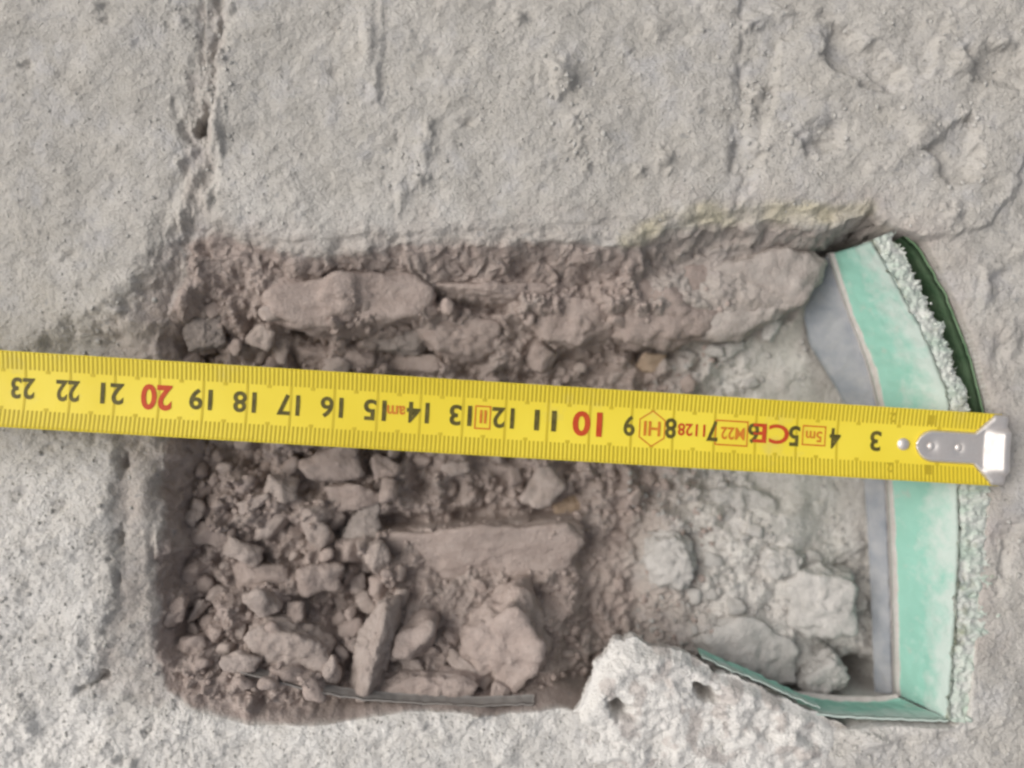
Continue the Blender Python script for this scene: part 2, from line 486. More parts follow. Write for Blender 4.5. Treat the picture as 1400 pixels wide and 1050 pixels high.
# --- bed of the cavity
B = -142 + 0 * X
B += 40 * sstep(640, 260, X)                                  # rubble piled to the left
B += 58 * sstep(486, 392, Y) * sstep(1180, 1080, X)           # and under the upper wall
B += 72 * sstep(800, 985, Y) * sstep(860, 740, X)
B += 6 * sstep(980, 1100, X) - 12 * sstep(1130, 1200, X)
B += 20 * sstep(705, 730, Y + 10 * fbm(X / 70, Y / 70, 80.0, 2)) * sstep(880, 960, X) * sstep(1190, 1090, X)
loose = 1 - .45 * sstep(860, 980, X) - .40 * sstep(1020, 1110, X) * sstep(830, 730, Y)
B -= 110 * np.exp(-(((X - 1232) / 30) ** 2 + ((Y - 976) / 26) ** 2) ** 1.5)
B -= 30 * np.exp(-((X - 1150) / 60) ** 2 - ((Y - 992) / 12) ** 2)
for cr, dp, wd_ in (([(372, 436), (395, 446), (422, 459)], 34, 8), ([(586, 404), (606, 410), (640, 419), (688, 424)], 26, 7), ([(440, 462), (510, 466), (600, 488)], 14, 9), ([(850, 480), (930, 480), (975, 470), (1040, 452), (1088, 428)], 20, 9)):
    B -= dp * np.exp(-(seg_dist(X + 3 * perlin(X / 14, Y / 14, 87.0), Y + 3 * perlin(X / 14, Y / 14, 88.0), [below(a, b, -95) for a, b in cr], False) / wd_) ** 2)
B += loose * (13 * fbm(X / 75, Y / 75, 81.0, 3) + 8 * fbm(X / 26, Y / 26, 82.0, 3) + 3.6 * fbm(X / 9, Y / 9, 83.0, 2) + 1.4 * perlin(X / 4.5, Y / 4.5, 84.0))
Zkeep, Z = Z, B
for i in range(1500):                        # half-buried lumps of the compacted rubble
    x, y = rng.uniform(190, 1000), rng.uniform(405, 985)
    big = rng.random() ** 1.8
    if x > 560 and rng.random() < .25: continue
    r = 5 + (17 if x < 600 else 12) * big
    dab(x, y, r * rng.uniform(1, 1.7), r, (4 + 9 * big) * (.45 if x > 520 and y > 700 else 1) * (1 if rng.random() < .8 else -1), rng.uniform(0, 3.1), 4.0)
for i in range(260):
    x, y = rng.uniform(960, 1290), rng.uniform(470, 985)
    if x > 1030 and y < 760 and rng.random() < .8: continue
    r = rng.uniform(5, 22)
    dab(x, y, r * rng.uniform(1, 1.6), r, .30 * r * (1 if rng.random() < .8 else -.8), rng.uniform(0, 3.1), 3.5)
B, Z = Z, Zkeep
for poly, h_ in (([(340, 400), (400, 360), (580, 356), (600, 410), (570, 450), (430, 470), (370, 450)], 12), ([(580, 372), (760, 372), (764, 420), (600, 416)], 12),
                 ([(820, 400), (850, 360), (1000, 340), (1130, 335), (1120, 400), (1030, 470), (850, 490), (820, 440)], 16), ([(560, 430), (700, 420), (846, 410), (846, 470), (700, 500), (570, 480)], 10)):
    pw = [below(a, b, -85) for a, b in poly]
    B += h_ * sstep(-9, 9, sdf(X + 14 * fbm(X / 40, Y / 40, 92.0, 3), Y + 14 * fbm(X / 40, Y / 40, 93.0, 3), pw))
eY = Y + .067 * (X - 502)                     # a straight broken edge with a shadow line above it
em = sstep(492, 504, X) * sstep(830, 770, X)
B += em * (26 * sstep(742, 745, eY) * sstep(960, 850, Y) - 20 * np.exp(-((eY - 734) / 9) ** 2))
bt = T * T * (3 - 2 * T)
wallm = np.sin(np.pi * np.clip(T, 0, 1))
Zs = Z.copy()
Z = Zs * (1 - bt) + B * bt + wallm * (11 * fbm(X / 48, Y / 48, 90.0, 3) + 3 * fbm(X / 15, Y / 15, 91.0, 3)) * (1 - .8 * steady) * (1 - .85 * sstep(850, 890, Y))
Z *= FADE


def height(x, y):
    i = int(np.clip(np.searchsorted(gx, x), 1, len(gx) - 1)); j = int(np.clip(np.searchsorted(gy, y), 1, len(gy) - 1))
    return float(Z[j, i])


# --- colour differences: brown dirt, paler concrete, a highlight painted along the upper rim, a yellow stain
dirt = np.where(IN, .25 + .75 * sstep(0.02, .3, T), .32 * np.exp(-out_d / 26) * sstep(930, 880, Y))
dirt = dirt * (1 - .92 * sstep(870, 1010, X + 50 * fbm(X / 120, Y / 120, 100.0, 3)) * sstep(400, 470, Y) * IN)
dirt = dirt * (1 - .45 * sstep(840, 960, X) * sstep(470, 400, Y) * IN)
dirt = np.maximum(dirt, .62 * mk_corner * sstep(90, 200, X)); dirt = np.maximum(dirt, .34 * mk_strip); dirt = np.maximum(dirt, .20 * mk_joint)
dirt = np.clip(dirt + .18 * fbm(X / 50, Y / 50, 101.0, 3) * (dirt > .05), 0, 1)
pale = .75 * sstep(560, 700, Y) * sstep(190, 90, X) + .6 * sstep(960, 1000, Y) * sstep(1000, 900, X) + .55 * np.exp(-out_d / 50) * sstep(380, 300, Y) * sstep(290, 330, X) * sstep(760, 560, X) + .5 * np.exp(-out_d / 40) * sstep(900, 950, Y)  # the upper-rim term paints that edge's highlight into the colour
pale = np.clip(pale * (.9 + .5 * fbm(X / 45, Y / 45, 102.0, 3)), 0, 1) * (~IN) + .55 * IN * sstep(900, 1030, X) * sstep(420, 500, Y)
dy = seg_dist(X, Y + 7 * fbm(X / 60, Y / 60, 104.0, 2), [(862, 322), (900, 306), (945, 293), (1040, 289), (1120, 297), (1182, 286)], False)
stain = np.clip(sstep(22, 6, dy) * (.55 + .5 * fbm(X / 50, Y / 50, 105.0, 3)), 0, .85) * sstep(.5, .1, T)

ny, nx = X.shape
XP, YP = X.copy(), Y.copy()
calm = 1 - .8 * sstep(850, 890, Y)
wm = (wallm > .05) & (steady < .5)            # broken, bulging walls
for A_, q in ((XP, 0.0), (YP, 37.0)):
    A_[wm] += (wallm * calm)[wm] * (8 * fbm(X[wm] / 34 + q, Y[wm] / 34, Z[wm] / 34 + .01, 3) + 1.8 * fbm(X[wm] / 9 + q, Y[wm] / 9, Z[wm] / 9, 2))
P = np.stack([XP, YP, Z], -1).reshape(-1, 3)
idx = np.arange(ny * nx).reshape(ny, nx)
F = np.stack([idx[:-1, :-1], idx[:-1, 1:], idx[1:, 1:], idx[1:, :-1]], -1).reshape(-1, 4)
# smooth normals for the whole relief, so that the pieces meet without seams
PG = P.reshape(ny, nx, 3)
NR = np.cross(np.gradient(PG, axis=1), np.gradient(PG, axis=0))
NR[..., 1] *= -1
NR /= np.linalg.norm(NR, axis=-1)[..., None]
NR = NR.reshape(-1, 3)
avg = lambda a: (a[:-1, :-1] + a[:-1, 1:] + a[1:, 1:] + a[1:, :-1]).ravel() / 4
fx, fy, ft, fd = avg(X), avg(Y), avg(T), avg(dr)
reg = np.full(len(fx), 'floor', dtype=object)
near = (fx > -70) & (fx < 1470) & (fy > -70) & (fy < 1120)
jx = np.interp(fy, [p[1] for p in JOINT], [p[0] for p in JOINT])
reg[near & (fx < 250) & (fy < 1120)] = 'slab_a'
reg[near & (fy < 330) & (fx >= jx)] = 'slab_b'
reg[near & (fy < 345) & (fx < jx)] = 'slab_a'
reg[near & (fx > 1180) & (fy >= 300)] = 'slab_c'
reg[near & (fy > 930 - .0 * fx) & (fx > 130) & (reg != 'slab_c')] = 'slab_d'
reg[near & (fy > 985) & (fx > 130) & (fx < 1330)] = 'slab_d'
reg[near & (fy <= 330) & (fx > 1180) & (fy > 250)] = 'slab_b'
reg[near & (reg == 'floor')] = 'slab_a'
mjoint = avg(mk_joint) > .5
reg[near & mjoint & (fy < 345)] = 'joint'
reg[near & (avg(mk_strip) > .5) & (fd < 0)] = 'strip'
reg[near & (avg(mk_corner) > .5) & (fd < 0) & ~mjoint] = 'corner'
reg[near & (avg(mk_skim) > .5) & (fd < 0)] = 'skim'
reg[fd > 0] = 'wall'
reg[(fd > 0) & (ft > .93)] = 'bed'


def piece(key, name, parent=None):
    f = F[reg == key]
    u, inv = np.unique(f.ravel(), return_inverse=True)
    return mesh_np(name, P[u], inv.reshape(-1, 4), M['concrete'], parent, NR[u],
                   {'dirt': dirt.ravel()[u], 'pale': pale.ravel()[u], 'stain': stain.ravel()[u]})


floor = tag(piece('floor', 'floor'), kind='structure')
for k, n, lab in (('slab_a', 'slab', 'smooth grey slab on the left'), ('slab_b', 'slab', 'pale grey slab above the cavity'), ('slab_c', 'slab', 'grey slab to the right of the green sheet'),
                  ('slab_d', 'slab', 'pale gritty slab below the cavity'), ('joint', 'mortar_joint', 'crumbling mortar joint with a dark hole'), ('strip', 'mortar_strip', 'sunken brownish mortar strip'),
                  ('corner', 'broken_corner', 'broken brown corner of the slab'), ('skim', 'mortar_skim', 'trowelled mortar skim with pits'),
                  ('wall', 'cavity_wall', 'rough brown wall of the cavity')):
    o = piece(k, n, floor)
    o['label'] = lab
# the lip: a broken crust of mortar that juts out over the lower rim
LIPO = [(798, 962), (806, 938), (812, 914), (826, 902), (838, 880), (868, 870), (886, 884), (906, 884), (934, 888), (950, 902), (994, 922), (1030, 936), (1064, 952), (1100, 968), (1126, 980), (1150, 992), (1186, 1012), (1170, 1060), (1000, 1120), (860, 1110), (780, 1060), (772, 1000)]
lc = np.array([950.0, 1000.0])
lb = np.array(LIPO + LIPO[:1], float)
ld = np.concatenate([[0], np.cumsum(np.hypot(*np.diff(lb, axis=0).T))])
lt = np.linspace(0, ld[-1], 700, endpoint=False)
lb = np.stack([np.interp(lt, ld, lb[:, 0]), np.interp(lt, ld, lb[:, 1])], 1)
lb += (lb - lc) / np.linalg.norm(lb - lc, axis=1)[:, None] * (5 * fbm(lb[:, 0] / 30, lb[:, 1] / 30, 60.5, 3) + 1.6 * perlin(lb[:, 0] / 5, lb[:, 1] / 5, 61.5))[:, None]
rr = np.concatenate([np.linspace(.004, 1, 110)])
LG = lc + (lb - lc)[None] * rr[:, None, None]
lx, ly = LG[..., 0], LG[..., 1]
de = seg_dist(lx, ly, LIPO, True) * (rr[:, None] < 1)
over = sstep(1010, 940, ly)                    # how far it stands up towards the cavity
lz = -3 + 11 * sstep(0, 16, de) + 6 * over * sstep(2, 30, de) - 16 * sstep(1030, 1110, ly) - 16 * sstep(55, 0, de) * sstep(960, 1005, ly)
lz += sstep(0, 14, de) * (8 * fbm(lx / 55, ly / 40, 62.0, 3) + 1.7 * fbm(lx / 18, ly / 18, 63.0, 3) + .5 * perlin(lx / 5, ly / 5, 64.0))
for a, b, p_, q_, h_, an in ((845, 967, 12, 9, -40, .4), (965, 946, 16, 7, -52, .7), (1050, 1003, 10, 8, -10, .6), (880, 898, 36, 12, 7, -.1), (985, 985, 26, 10, -7, .5), (930, 925, 12, 20, -6, -.6), (800, 1000, 22, 12, -7, .2), (1090, 1012, 26, 9, 7, .6), (900, 1010, 14, 20, -6, .3), (860, 1030, 20, 9, 6, 0)):
    c_, s_ = math.cos(an), math.sin(an)
    uu = ((lx - a) * c_ + (ly - b) * s_) / p_; vv = (-(lx - a) * s_ + (ly - b) * c_) / q_
    lz += h_ * np.exp(-(np.sqrt(uu * uu + vv * vv) * (1 + .5 * perlin(lx / 11, ly / 11, a * .1))) ** 2.6)
LP_ = [np.stack([lx, ly, lz], -1)]
dirv = (lb - lc) / np.linalg.norm(lb - lc, axis=1)[:, None]
for q in range(1, 15):                         # its broken, slightly undercut edge
    zq = -4 - q * 4.0
    inn = .12 * q * q * .5 - 3.5 * fbm(lb[:, 0] / 18 + .01, lb[:, 1] / 18, np.full(700, zq / 12), 3) - 1.5 * perlin(lb[:, 0] / 5, lb[:, 1] / 5, np.full(700, zq / 5)) + 3 * q / 14
    pq = lb - dirv * inn[:, None]
    LP_.append(np.concatenate([pq, np.full((700, 1), zq)], 1)[None])
LP_ = np.concatenate(LP_, 0)
nr_ = LP_.shape[0]
li = np.arange(nr_ * 700).reshape(nr_, 700); lj = np.roll(li, -1, 1)
lf_ = np.stack([li[:-1], lj[:-1], lj[1:], li[1:]], -1).reshape(-1, 4)[:, ::-1]
lv = LP_.reshape(-1, 3)
ldirt = np.clip(.75 * sstep(.12, .5, fbm(lv[:, 0] / 40, lv[:, 1] / 40, 65.0, 3)) + .25 * (lv[:, 2] < -10), 0, 1)
mesh_np('mortar_lip', lv, lf_, M['concrete'], floor, None, {'dirt': ldirt * .6, 'pale': np.full(len(lv), 1.0), 'stain': np.zeros(len(lv))})['label'] = 'white broken mortar lip jutting over the cavity'
bed = tag(piece('bed', 'rubble_bed'), 'brown and grey rubble dust covering the bottom of the cavity', 'rubble', kind='stuff')


# ------------------------------------------------------------------ rocks
def ico(level):
    import bmesh
    bm = bmesh.new(); bmesh.ops.create_icosphere(bm, subdivisions=level, radius=1)
    v = np.array([x.co[:] for x in bm.verts]); f = np.array([[q.index for q in p.verts] for p in bm.faces])
    bm.free()
    return v, f


ICO = {k: ico(k) for k in (1, 2, 3, 4, 5)}


def rock_shape(level, planes, size, p=22, grain=1.0, seed=0.0, lump=.13):
    """points where half spaces n.x <= d meet the sphere's rays, worn and grainy"""
    v, f = ICO[level]
    dirs = v * size
    dirs = dirs / np.linalg.norm(dirs, axis=1)[:, None]
    n = np.array([q[0] for q in planes]); d = np.array([q[1] for q in planes])
    n = n / np.linalg.norm(n, axis=1)[:, None]
    a = np.maximum(dirs @ n.T, 0) / d
    r = (a ** p).sum(1) ** (-1 / p)
    pts = dirs * r[:, None]
    m = float(np.mean(size))
    k = 1 + lump * 1.6 * fbm(pts[:, 0] / m + seed, pts[:, 1] / m, pts[:, 2] / m + seed * .7, 3)
    pts = pts * k[:, None]
    if grain:
        pts = pts + dirs * (grain * (2.2 * fbm(pts[:, 0] / 15 + seed, pts[:, 1] / 15, pts[:, 2] / 15, 4, 2.1, .6)))[:, None]
    return pts, f


def rand_planes(size, n=9, r=None):
    r = r or rng
    out = []
    for i in range(n):
        q = r.normal(size=3); q /= np.linalg.norm(q)
        d = r.uniform(.58, 1.0)
        # unit-sphere half space scaled to the ellipsoid
        nn = q / size; L = np.linalg.norm(nn)
        out.append((nn / L, d / L))
    for q in np.vstack([np.eye(3), -np.eye(3)]):
        out.append((q, float(abs(q) @ size)))
    return out


def rot_z(pts, a):
    c, s = math.cos(a), math.sin(a)
    return np.stack([pts[:, 0] * c - pts[:, 1] * s, pts[:, 0] * s + pts[:, 1] * c, pts[:, 2]], 1)


def tilt(pts, ax, ay):
    c, s = math.cos(ax), math.sin(ax)
    p = np.stack([pts[:, 0], pts[:, 1] * c - pts[:, 2] * s, pts[:, 1] * s + pts[:, 2] * c], 1)
    c, s = math.cos(ay), math.sin(ay)
    return np.stack([p[:, 0] * c + p[:, 2] * s, p[:, 1], -p[:, 0] * s + p[:, 2] * c], 1)


def settle(ix, iy, lift):
    z = -110.0
    for _ in range(4):
        x, y = below(ix, iy, z)
        z = height(x, y) + lift
    return x, y, z


def stone(label, ix, iy, rx, ry, ang=0, mat='brown', lift=6, rz=None, group='loose rubble in the cavity', name='rubble_stone', level=4):
    ang = math.radians(ang)
    x, y, z = settle(ix, iy, lift)
    k = (H - z) / H
    size = np.array([rx * k * 1.08, ry * k * 1.08, (rz or min(rx, ry) * .95) * k])
    pts, f = rock_shape(level, rand_planes(size), size, seed=ix * .13 + iy * .07)
    pts = rot_z(tilt(pts, rng.uniform(-.25, .25), rng.uniform(-.25, .25)), ang)
    o = mesh_np(name, pts + np.array([x, y, z]), f, M[mat])
    return tag(o, label, 'stone', group)


def slabstone(label, poly, ztop, thick, mat='brown', tx=0.0, ty=0.0, lean=.35, level=5, name='rubble_block', cat='stone', group='large lumps in the cavity', rel=True, lump=.13):
    """poly: outline seen from above (on the floor plane), ztop above the bed or absolute"""
    cx = sum(p[0] for p in poly) / len(poly); cy = sum(p[1] for p in poly) / len(poly)
    if rel:
        x, y, z = settle(cx, cy, ztop)
    else:
        z = ztop; x, y = below(cx, cy, z)
    q = [below(a, b, z - thick * .3) for a, b in poly]
    area = sum(q[i][0] * q[(i + 1) % len(q)][1] - q[(i + 1) % len(q)][0] * q[i][1] for i in range(len(q)))
    if area < 0: q = q[::-1]
    c0 = np.array([np.mean([a for a, b in q]), np.mean([b for a, b in q]), z - thick * .5])
    planes = []
    for i in range(len(q)):
        (ax, ay), (bx, by) = q[i], q[(i + 1) % len(q)]
        n2 = np.array([by - ay, -(bx - ax)]); L = np.linalg.norm(n2)
        n2 /= L
        d = n2 @ (np.array([ax, ay]) - c0[:2])
        d = max(d, 5.0)
        nz = lean * rng.uniform(.5, 1.3)
        n3 = np.array([n2[0], n2[1], nz]); n3 /= np.linalg.norm(n3)
        planes.append((n3, float(n3[:2] @ (n2 * d)) + .12 * thick * nz))
        n3 = np.array([n2[0], n2[1], -.25]); n3 /= np.linalg.norm(n3)
        planes.append((n3, float(n3[:2] @ (n2 * d)) + .1 * thick))
    planes.append((np.array([tx, ty, 1.0]), thick * .5))
    planes.append((np.array([tx + rng.uniform(-.25, .25), ty + rng.uniform(-.25, .25), 1.0]), thick * .52))
    planes.append((np.array([0, 0, -1.0]), thick * .55))
    ext = np.array(q) - c0[:2]
    size = np.array([np.abs(ext[:, 0]).max(), np.abs(ext[:, 1]).max(), thick * .6])
    pts, f = rock_shape(level, planes, size, p=20, seed=cx * .11 + cy * .05, lump=lump, grain=2.2)
    o = mesh_np(name, pts + c0, f, M[mat])
    return tag(o, label, cat, group)


# large lumps ------------------------------------------------------
slabstone('long smooth brown lump under the upper rim left of the black crack', [(368, 392), (400, 374), (500, 368), (572, 370), (584, 396), (570, 432), (500, 452), (430, 454), (384, 436), (366, 408)], 3, 90, 'brown', .05, .16, lump=.2)
slabstone('flat grey-brown slab below the long smooth lump, just above the tape', [(498, 452), (540, 442), (580, 448), (590, 470), (570, 484), (530, 484), (500, 474)], 10, 40, 'slate', .02, .15)
slabstone('broad brown lump under the ledge with a black crack above it', [(566, 440), (600, 418), (650, 426), (688, 442), (684, 476), (650, 492), (606, 486), (572, 466)], 24, 60, 'brown', .1, .1)
slabstone('narrow brown ledge along the foot of the upper wall', [(590, 382), (640, 378), (740, 380), (756, 394), (744, 412), (690, 414), (620, 404), (594, 397)], 14, 76, 'brown', 0, .25)
slabstone('big brown-grey block under the upper rim with a shadow line beneath', [(834, 400), (846, 372), (940, 356), (995, 350), (1004, 420), (980, 464), (920, 476), (856, 474), (836, 440)], 2, 92, 'brown', .03, .14, lump=.2)
slabstone('wedge-shaped grey lump reaching from the big block to the green sheet', [(966, 350), (1040, 332), (1108, 342), (1136, 356), (1128, 392), (1092, 418), (1030, 456), (978, 466), (966, 430)], 2, 84, 'dun', .05, .16, lump=.2)
slabstone('crumbly brown lump between the ledge and the big block', [(718, 430), (750, 408), (806, 402), (846, 420), (842, 456), (790, 474), (738, 466)], 10, 50, 'brown', -.08, .15)
slabstone('thin brown plate with a straight edge and a shadow line above it', [(519, 725), (640, 717), (766, 708), (786, 716), (790, 750), (760, 790), (660, 800), (560, 796), (523, 770)], 7, 40, 'brown', .02, .30, lean=.05, lump=.12)
slabstone('big curved brown shard leaning at the lower edge of the cavity', [(622, 900), (640, 860), (672, 822), (706, 808), (736, 836), (750, 872), (744, 918), (716, 946), (668, 944), (632, 930)], 26, 64, 'brown', -.30, .16, lump=.22)
slabstone('tall narrow brown shard standing upright near the lower rim', [(484, 940), (484, 900), (500, 860), (522, 828), (537, 830), (539, 862), (528, 900), (514, 946), (496, 954)], 50, 76, 'pale', -.25, .1, lean=.5)
slabstone('chunky pale stone with a knobbly end near the lower left corner', [(338, 868), (350, 848), (380, 850), (424, 862), (445, 876), (452, 900), (440, 916), (400, 916), (360, 900), (342, 884)], 40, 56, 'pale', 0, .16)
slabstone('low flat brown slab lying along the lower rim', [(514, 944), (560, 922), (620, 920), (658, 936), (650, 956), (580, 962), (524, 960)], 26, 44, 'brown', 0, -.12)
slabstone('thin dark triangular plate at the end of the straight shadow line', [(462, 738), (486, 700), (518, 682), (520, 716), (516, 734)], 22, 14, 'slate', .12, .05, lean=.1)
slabstone('big pale grey-green boulder beside the foot of the green sheet', [(1066, 806), (1090, 784), (1130, 774), (1166, 790), (1174, 830), (1160, 868), (1110, 876), (1076, 850)], 30, 64, 'grey', -.1, .1)
slabstone('rounded grey lump at the border of brown and grey rubble', [(884, 770), (896, 736), (920, 724), (946, 742), (954, 780), (938, 806), (902, 806)], 26, 56, 'grey', -.2, 0)
slabstone('pale wedge stone above the big grey-green boulder', [(1036, 770), (1050, 748), (1080, 744), (1104, 760), (1088, 786), (1056, 792)], 22, 44, 'grey', .1, -.1)
slabstone('small grey-green stone in the dark lower right corner', [(1096, 932), (1112, 902), (1138, 892), (1156, 912), (1154, 940), (1128, 956), (1104, 952)], 40, 60, 'grey', 0, .1)
slabstone('broad rough grey lump behind the white mortar lip', [(952, 880), (980, 850), (1030, 840), (1076, 862), (1098, 896), (1090, 934), (1040, 944), (980, 920)], 28, 60, 'grey', .05, .12)
slabstone('low grey lump just below the tape towards the green sheet', [(958, 690), (974, 670), (1010, 662), (1050, 674), (1060, 700), (1020, 716), (976, 712)], 14, 36, 'grey', -.05, -.1)
slabstone('grey square plate with a pale edge in the left wall', [(250, 438), (300, 430), (308, 470), (262, 480)], 20, 26, 'slate', .1, .1, lean=.15)

# stones that can be told apart ------------------------------------
G = [
    ('small cream cube-like stone at the end of the black crack', 356, 458, 19, 15, 20, 'pale', 12),
    ('slim cream stone beside the cube-like stone above the tape', 386, 475, 11, 19, 15, 'pale', 12),
    ('brown stone half under the tape next to the slim cream stone', 428, 482, 33, 19, -5, 'brown', 8),
    ('brown stone touching the tape below the long smooth lump', 484, 488, 27, 17, 5, 'brown', 6),
    ('flattish brown stone at the tape under the grey-brown slab', 572, 500, 40, 14, 4, 'brown', 5),
    ('small pale lump at the tape below the crumbly lump', 744, 486, 25, 20, 15, 'brown', 8),
    ('reddish brown stone half hidden below the big block', 895, 496, 20, 12, 5, 'warm', 4),
    ('small pale grey stone below the wedge-shaped lump', 1000, 478, 20, 11, -10, 'grey', 6),
    ('tiny pale stone in the dark gap beside the blue-grey strip', 1052, 452, 11, 15, 20, 'grey', 4),
    ('brown stone with a dark gap under the tape at the big pile', 450, 634, 38, 22, -5, 'brown', 8),
    ('rounded brown stone just under the tape below the number fifteen', 526, 645, 20, 16, 30, 'brown', 8),
    ('pale flat pebble under the tape by itself', 621, 641, 18, 9, 0, 'pale', 8),
    ('large egg-shaped brown stone under the tape in mid cavity', 747, 664, 22, 30, 25, 'pale', 12),
    ('ochre stone to the side of the egg-shaped stone', 782, 692, 23, 13, -20, 'warm', 7),
    ('round brown pebble at the upper end of the loose pile', 334, 664, 14, 11, 0, 'brown', 8),
    ('blocky pale stone on top of the loose pile', 380, 668, 21, 22, -30, 'pale', 14),
    ('slim pale shard under the round brown pebble', 348, 688, 22, 8, -20, 'pale', 10),
    ('long diagonal shard with an ochre side in the loose pile', 374, 718, 14, 31, 38, 'pale', 16),
    ('pear-shaped stone with a pitted face left of the dark triangle', 436, 730, 17, 24, -10, 'pale', 16),
    ('narrow brown stone behind the pear-shaped stone', 461, 711, 10, 17, 15, 'brown', 10),
    ('brown stone above the dark triangular plate', 486, 676, 31, 18, -15, 'brown', 12),
    ('pale finger-like stone lying across the left of the pile', 327, 754, 27, 13, 22, 'pale', 12),
    ('long flat brown stone under the finger-like stone', 352, 789, 41, 19, 6, 'brown', 14),
    ('brown stone beside the tip of the dark triangle', 478, 754, 25, 25, 25, 'brown', 14),
    ('squat brown stone between the long flat stone and the dark triangle', 438, 786, 28, 23, 0, 'brown', 9),
    ('small upright pale stone just below the dark triangle', 516, 764, 15, 20, -15, 'pale', 22),
    ('oval pale stone above the tall upright shard', 489, 800, 14, 20, 10, 'pale', 16),
    ('lens-shaped pale stone above the chunky knobbly stone', 357, 824, 27, 19, 20, 'pale', 16),
    ('round brown stone beside the lens-shaped stone', 402, 838, 16, 18, 5, 'brown', 14),
    ('slim stone standing against the chunky knobbly stone', 328, 862, 11, 22, 12, 'pale', 12),
    ('pale oval knob at the end of the chunky stone', 452, 915, 13, 18, 10, 'pale', 22),
    ('pale stone lying left of and below the chunky stone', 326, 907, 25, 13, 15, 'pale', 16),
    ('cube-like brown stone between the tall shard and the curved shard', 568, 870, 26, 29, 5, 'brown', 20),
    ('small brown wedge under the cube-like stone', 566, 908, 16, 11, -10, 'pale', 18),
    ('slanting pale shard in front of the big curved shard', 640, 912, 33, 13, 30, 'pale', 24),
    ('small brown block by the foot of the big curved shard', 684, 944, 14, 14, 0, 'brown', 22),
    ('small pale angular stone by the left wall of the cavity', 242, 715, 13, 11, 20, 'pale', 10),
    ('narrow pale stone under the angular stone by the left wall', 247, 738, 10, 14, -30, 'pale', 8),
    ('brown-grey stone lying in the middle of the left edge', 267, 774, 20, 22, 20, 'brown', 10),
    ('dusty brown stone between the left wall and the loose pile', 286, 724, 26, 18, 0, 'brown', 6),
    ('greenish grey stone in the bottom of the left wall', 228, 846, 18, 15, -25, 'brown', 8),
    ('slim diagonal sliver by the left wall', 269, 836, 7, 19, 40, 'pale', 10),
    ('rounded brown stone above the lower left corner', 262, 888, 22, 15, -5, 'brown', 12),
    ('small brown pebble left of the lens-shaped stone', 294, 864, 11, 14, 10, 'brown', 10),
    ('brown stone under the chunky knobbly stone', 395, 922, 30, 12, 12, 'brown', 14),
]
for lab, ix, iy, rx, ry, a, mt, lf in G:
    stone(lab, ix, iy, rx, ry, a, mt, lf * .62)

# loose small stones nobody could tell apart ------------------------
proto = []
for i in range(14):
    size = np.array([1.0, rng.uniform(.6, .95), rng.uniform(.5, .85)])
    pts, f = rock_shape(3, rand_planes(size, 11), size, grain=0, seed=i * 3.1, lump=.12)
    proto.append((pts, f))
pm = {}
placed = [(g[1], g[2], max(g[3], g[4])) for g in G]


def in_cavity(x, y):
    j = min(max(np.searchsorted(gy, y), 0), ny - 1); i = min(max(np.searchsorted(gx, x), 0), nx - 1)
    return T[j, i] > .72


def density(ix, iy):
    d = 1.0 if ix < 540 else .42 if ix < 860 else .22
    if ix > 1020 and iy < 720: d = .05
    if iy > 735 and 560 < ix < 880 and iy < 850: d *= .25
    return d


cnt = 0; tries = 0
while cnt < 290 and tries < 20000:
    tries += 1
    ix, iy = rng.uniform(215, 1190), rng.uniform(412, 945)
    if rng.random() > density(ix, iy): continue
    if 512 < ix < 796 and 690 < iy < 768: continue
    r = 7 + (15 if ix < 540 else 10) * rng.random() ** 1.5
    if any((ix - a) ** 2 + (iy - b) ** 2 < (.55 * c + .6 * r) ** 2 for a, b, c in placed): continue
    x, y, z = settle(ix, iy, r * rng.uniform(-.1, .4))
    if not in_cavity(x, y): continue
    placed.append((ix, iy, r))
    key = int(rng.integers(14))
    if key not in pm:
        pts, f = proto[key]
        me = mesh_np('loose_pebble', np.array([CX, CY, 0]) + pts * 10, f, M['brown'])
        pm[key] = me.data; bpy.data.objects.remove(me)
    o = bpy.data.objects.new('loose_pebble', pm[key]); col.objects.link(o)
    o.location = W([x, y, z]); o.scale = (r / 10,) * 3
    o.rotation_euler = (rng.uniform(-.5, .5), rng.uniform(-.5, .5), rng.uniform(0, 6.28))
    if ix > 940: o.material_slots[0].link = 'OBJECT'; o.material_slots[0].material = M['grey']
    elif rng.random() < .3: o.material_slots[0].link = 'OBJECT'; o.material_slots[0].material = M['pale' if rng.random() < .94 else 'warm']
    tone = 'brown' if not o.material_slots[0].link == 'OBJECT' else o.material_slots[0].material.name.split('_')[0]
    zone = 'at the green end of the cavity' if ix > 940 else 'above the tape in the cavity' if iy < 560 else 'in the loose heap below the tape' if ix < 560 else 'in mid cavity below the tape'
    tag(o, 'small %s pebble lying %s' % (tone, zone), 'pebble', '%s pebbles %s' % (tone, zone))
    cnt += 1


# grit: far too much to count ----------------------------------------
def grit(name, n, rmin, rmax, pick, mat, label):
    base = []
    for i in range(10):
        size = np.array([1.0, rng.uniform(.6, .95), rng.uniform(.5, .8)])
        base.append(rock_shape(2 if rmax > 4 else 1, rand_planes(size, 10), size, grain=0, seed=i * 5.3 + n, lump=.1))
    V, Fc, off = [], [], 0
    k = 0; guard = 0
    while k < n and guard < n * 30:
        guard += 1
        q = pick()
        if q is None: continue
        x, y, z, s = q
        r = (rmin + (rmax - rmin) * rng.random() ** 2.2) * s
        pts, f = base[int(rng.integers(10))]
        pts = rot_z(tilt(pts * r, rng.uniform(-.6, .6), rng.uniform(-.6, .6)), rng.uniform(0, 6.28)) + np.array([x, y, z + r * .25])
        V.append(pts); Fc.append(f + off); off += len(pts); k += 1
    return tag(mesh_np(name, np.vstack(V), np.vstack(Fc), M[mat]), label, 'grit', kind='stuff')


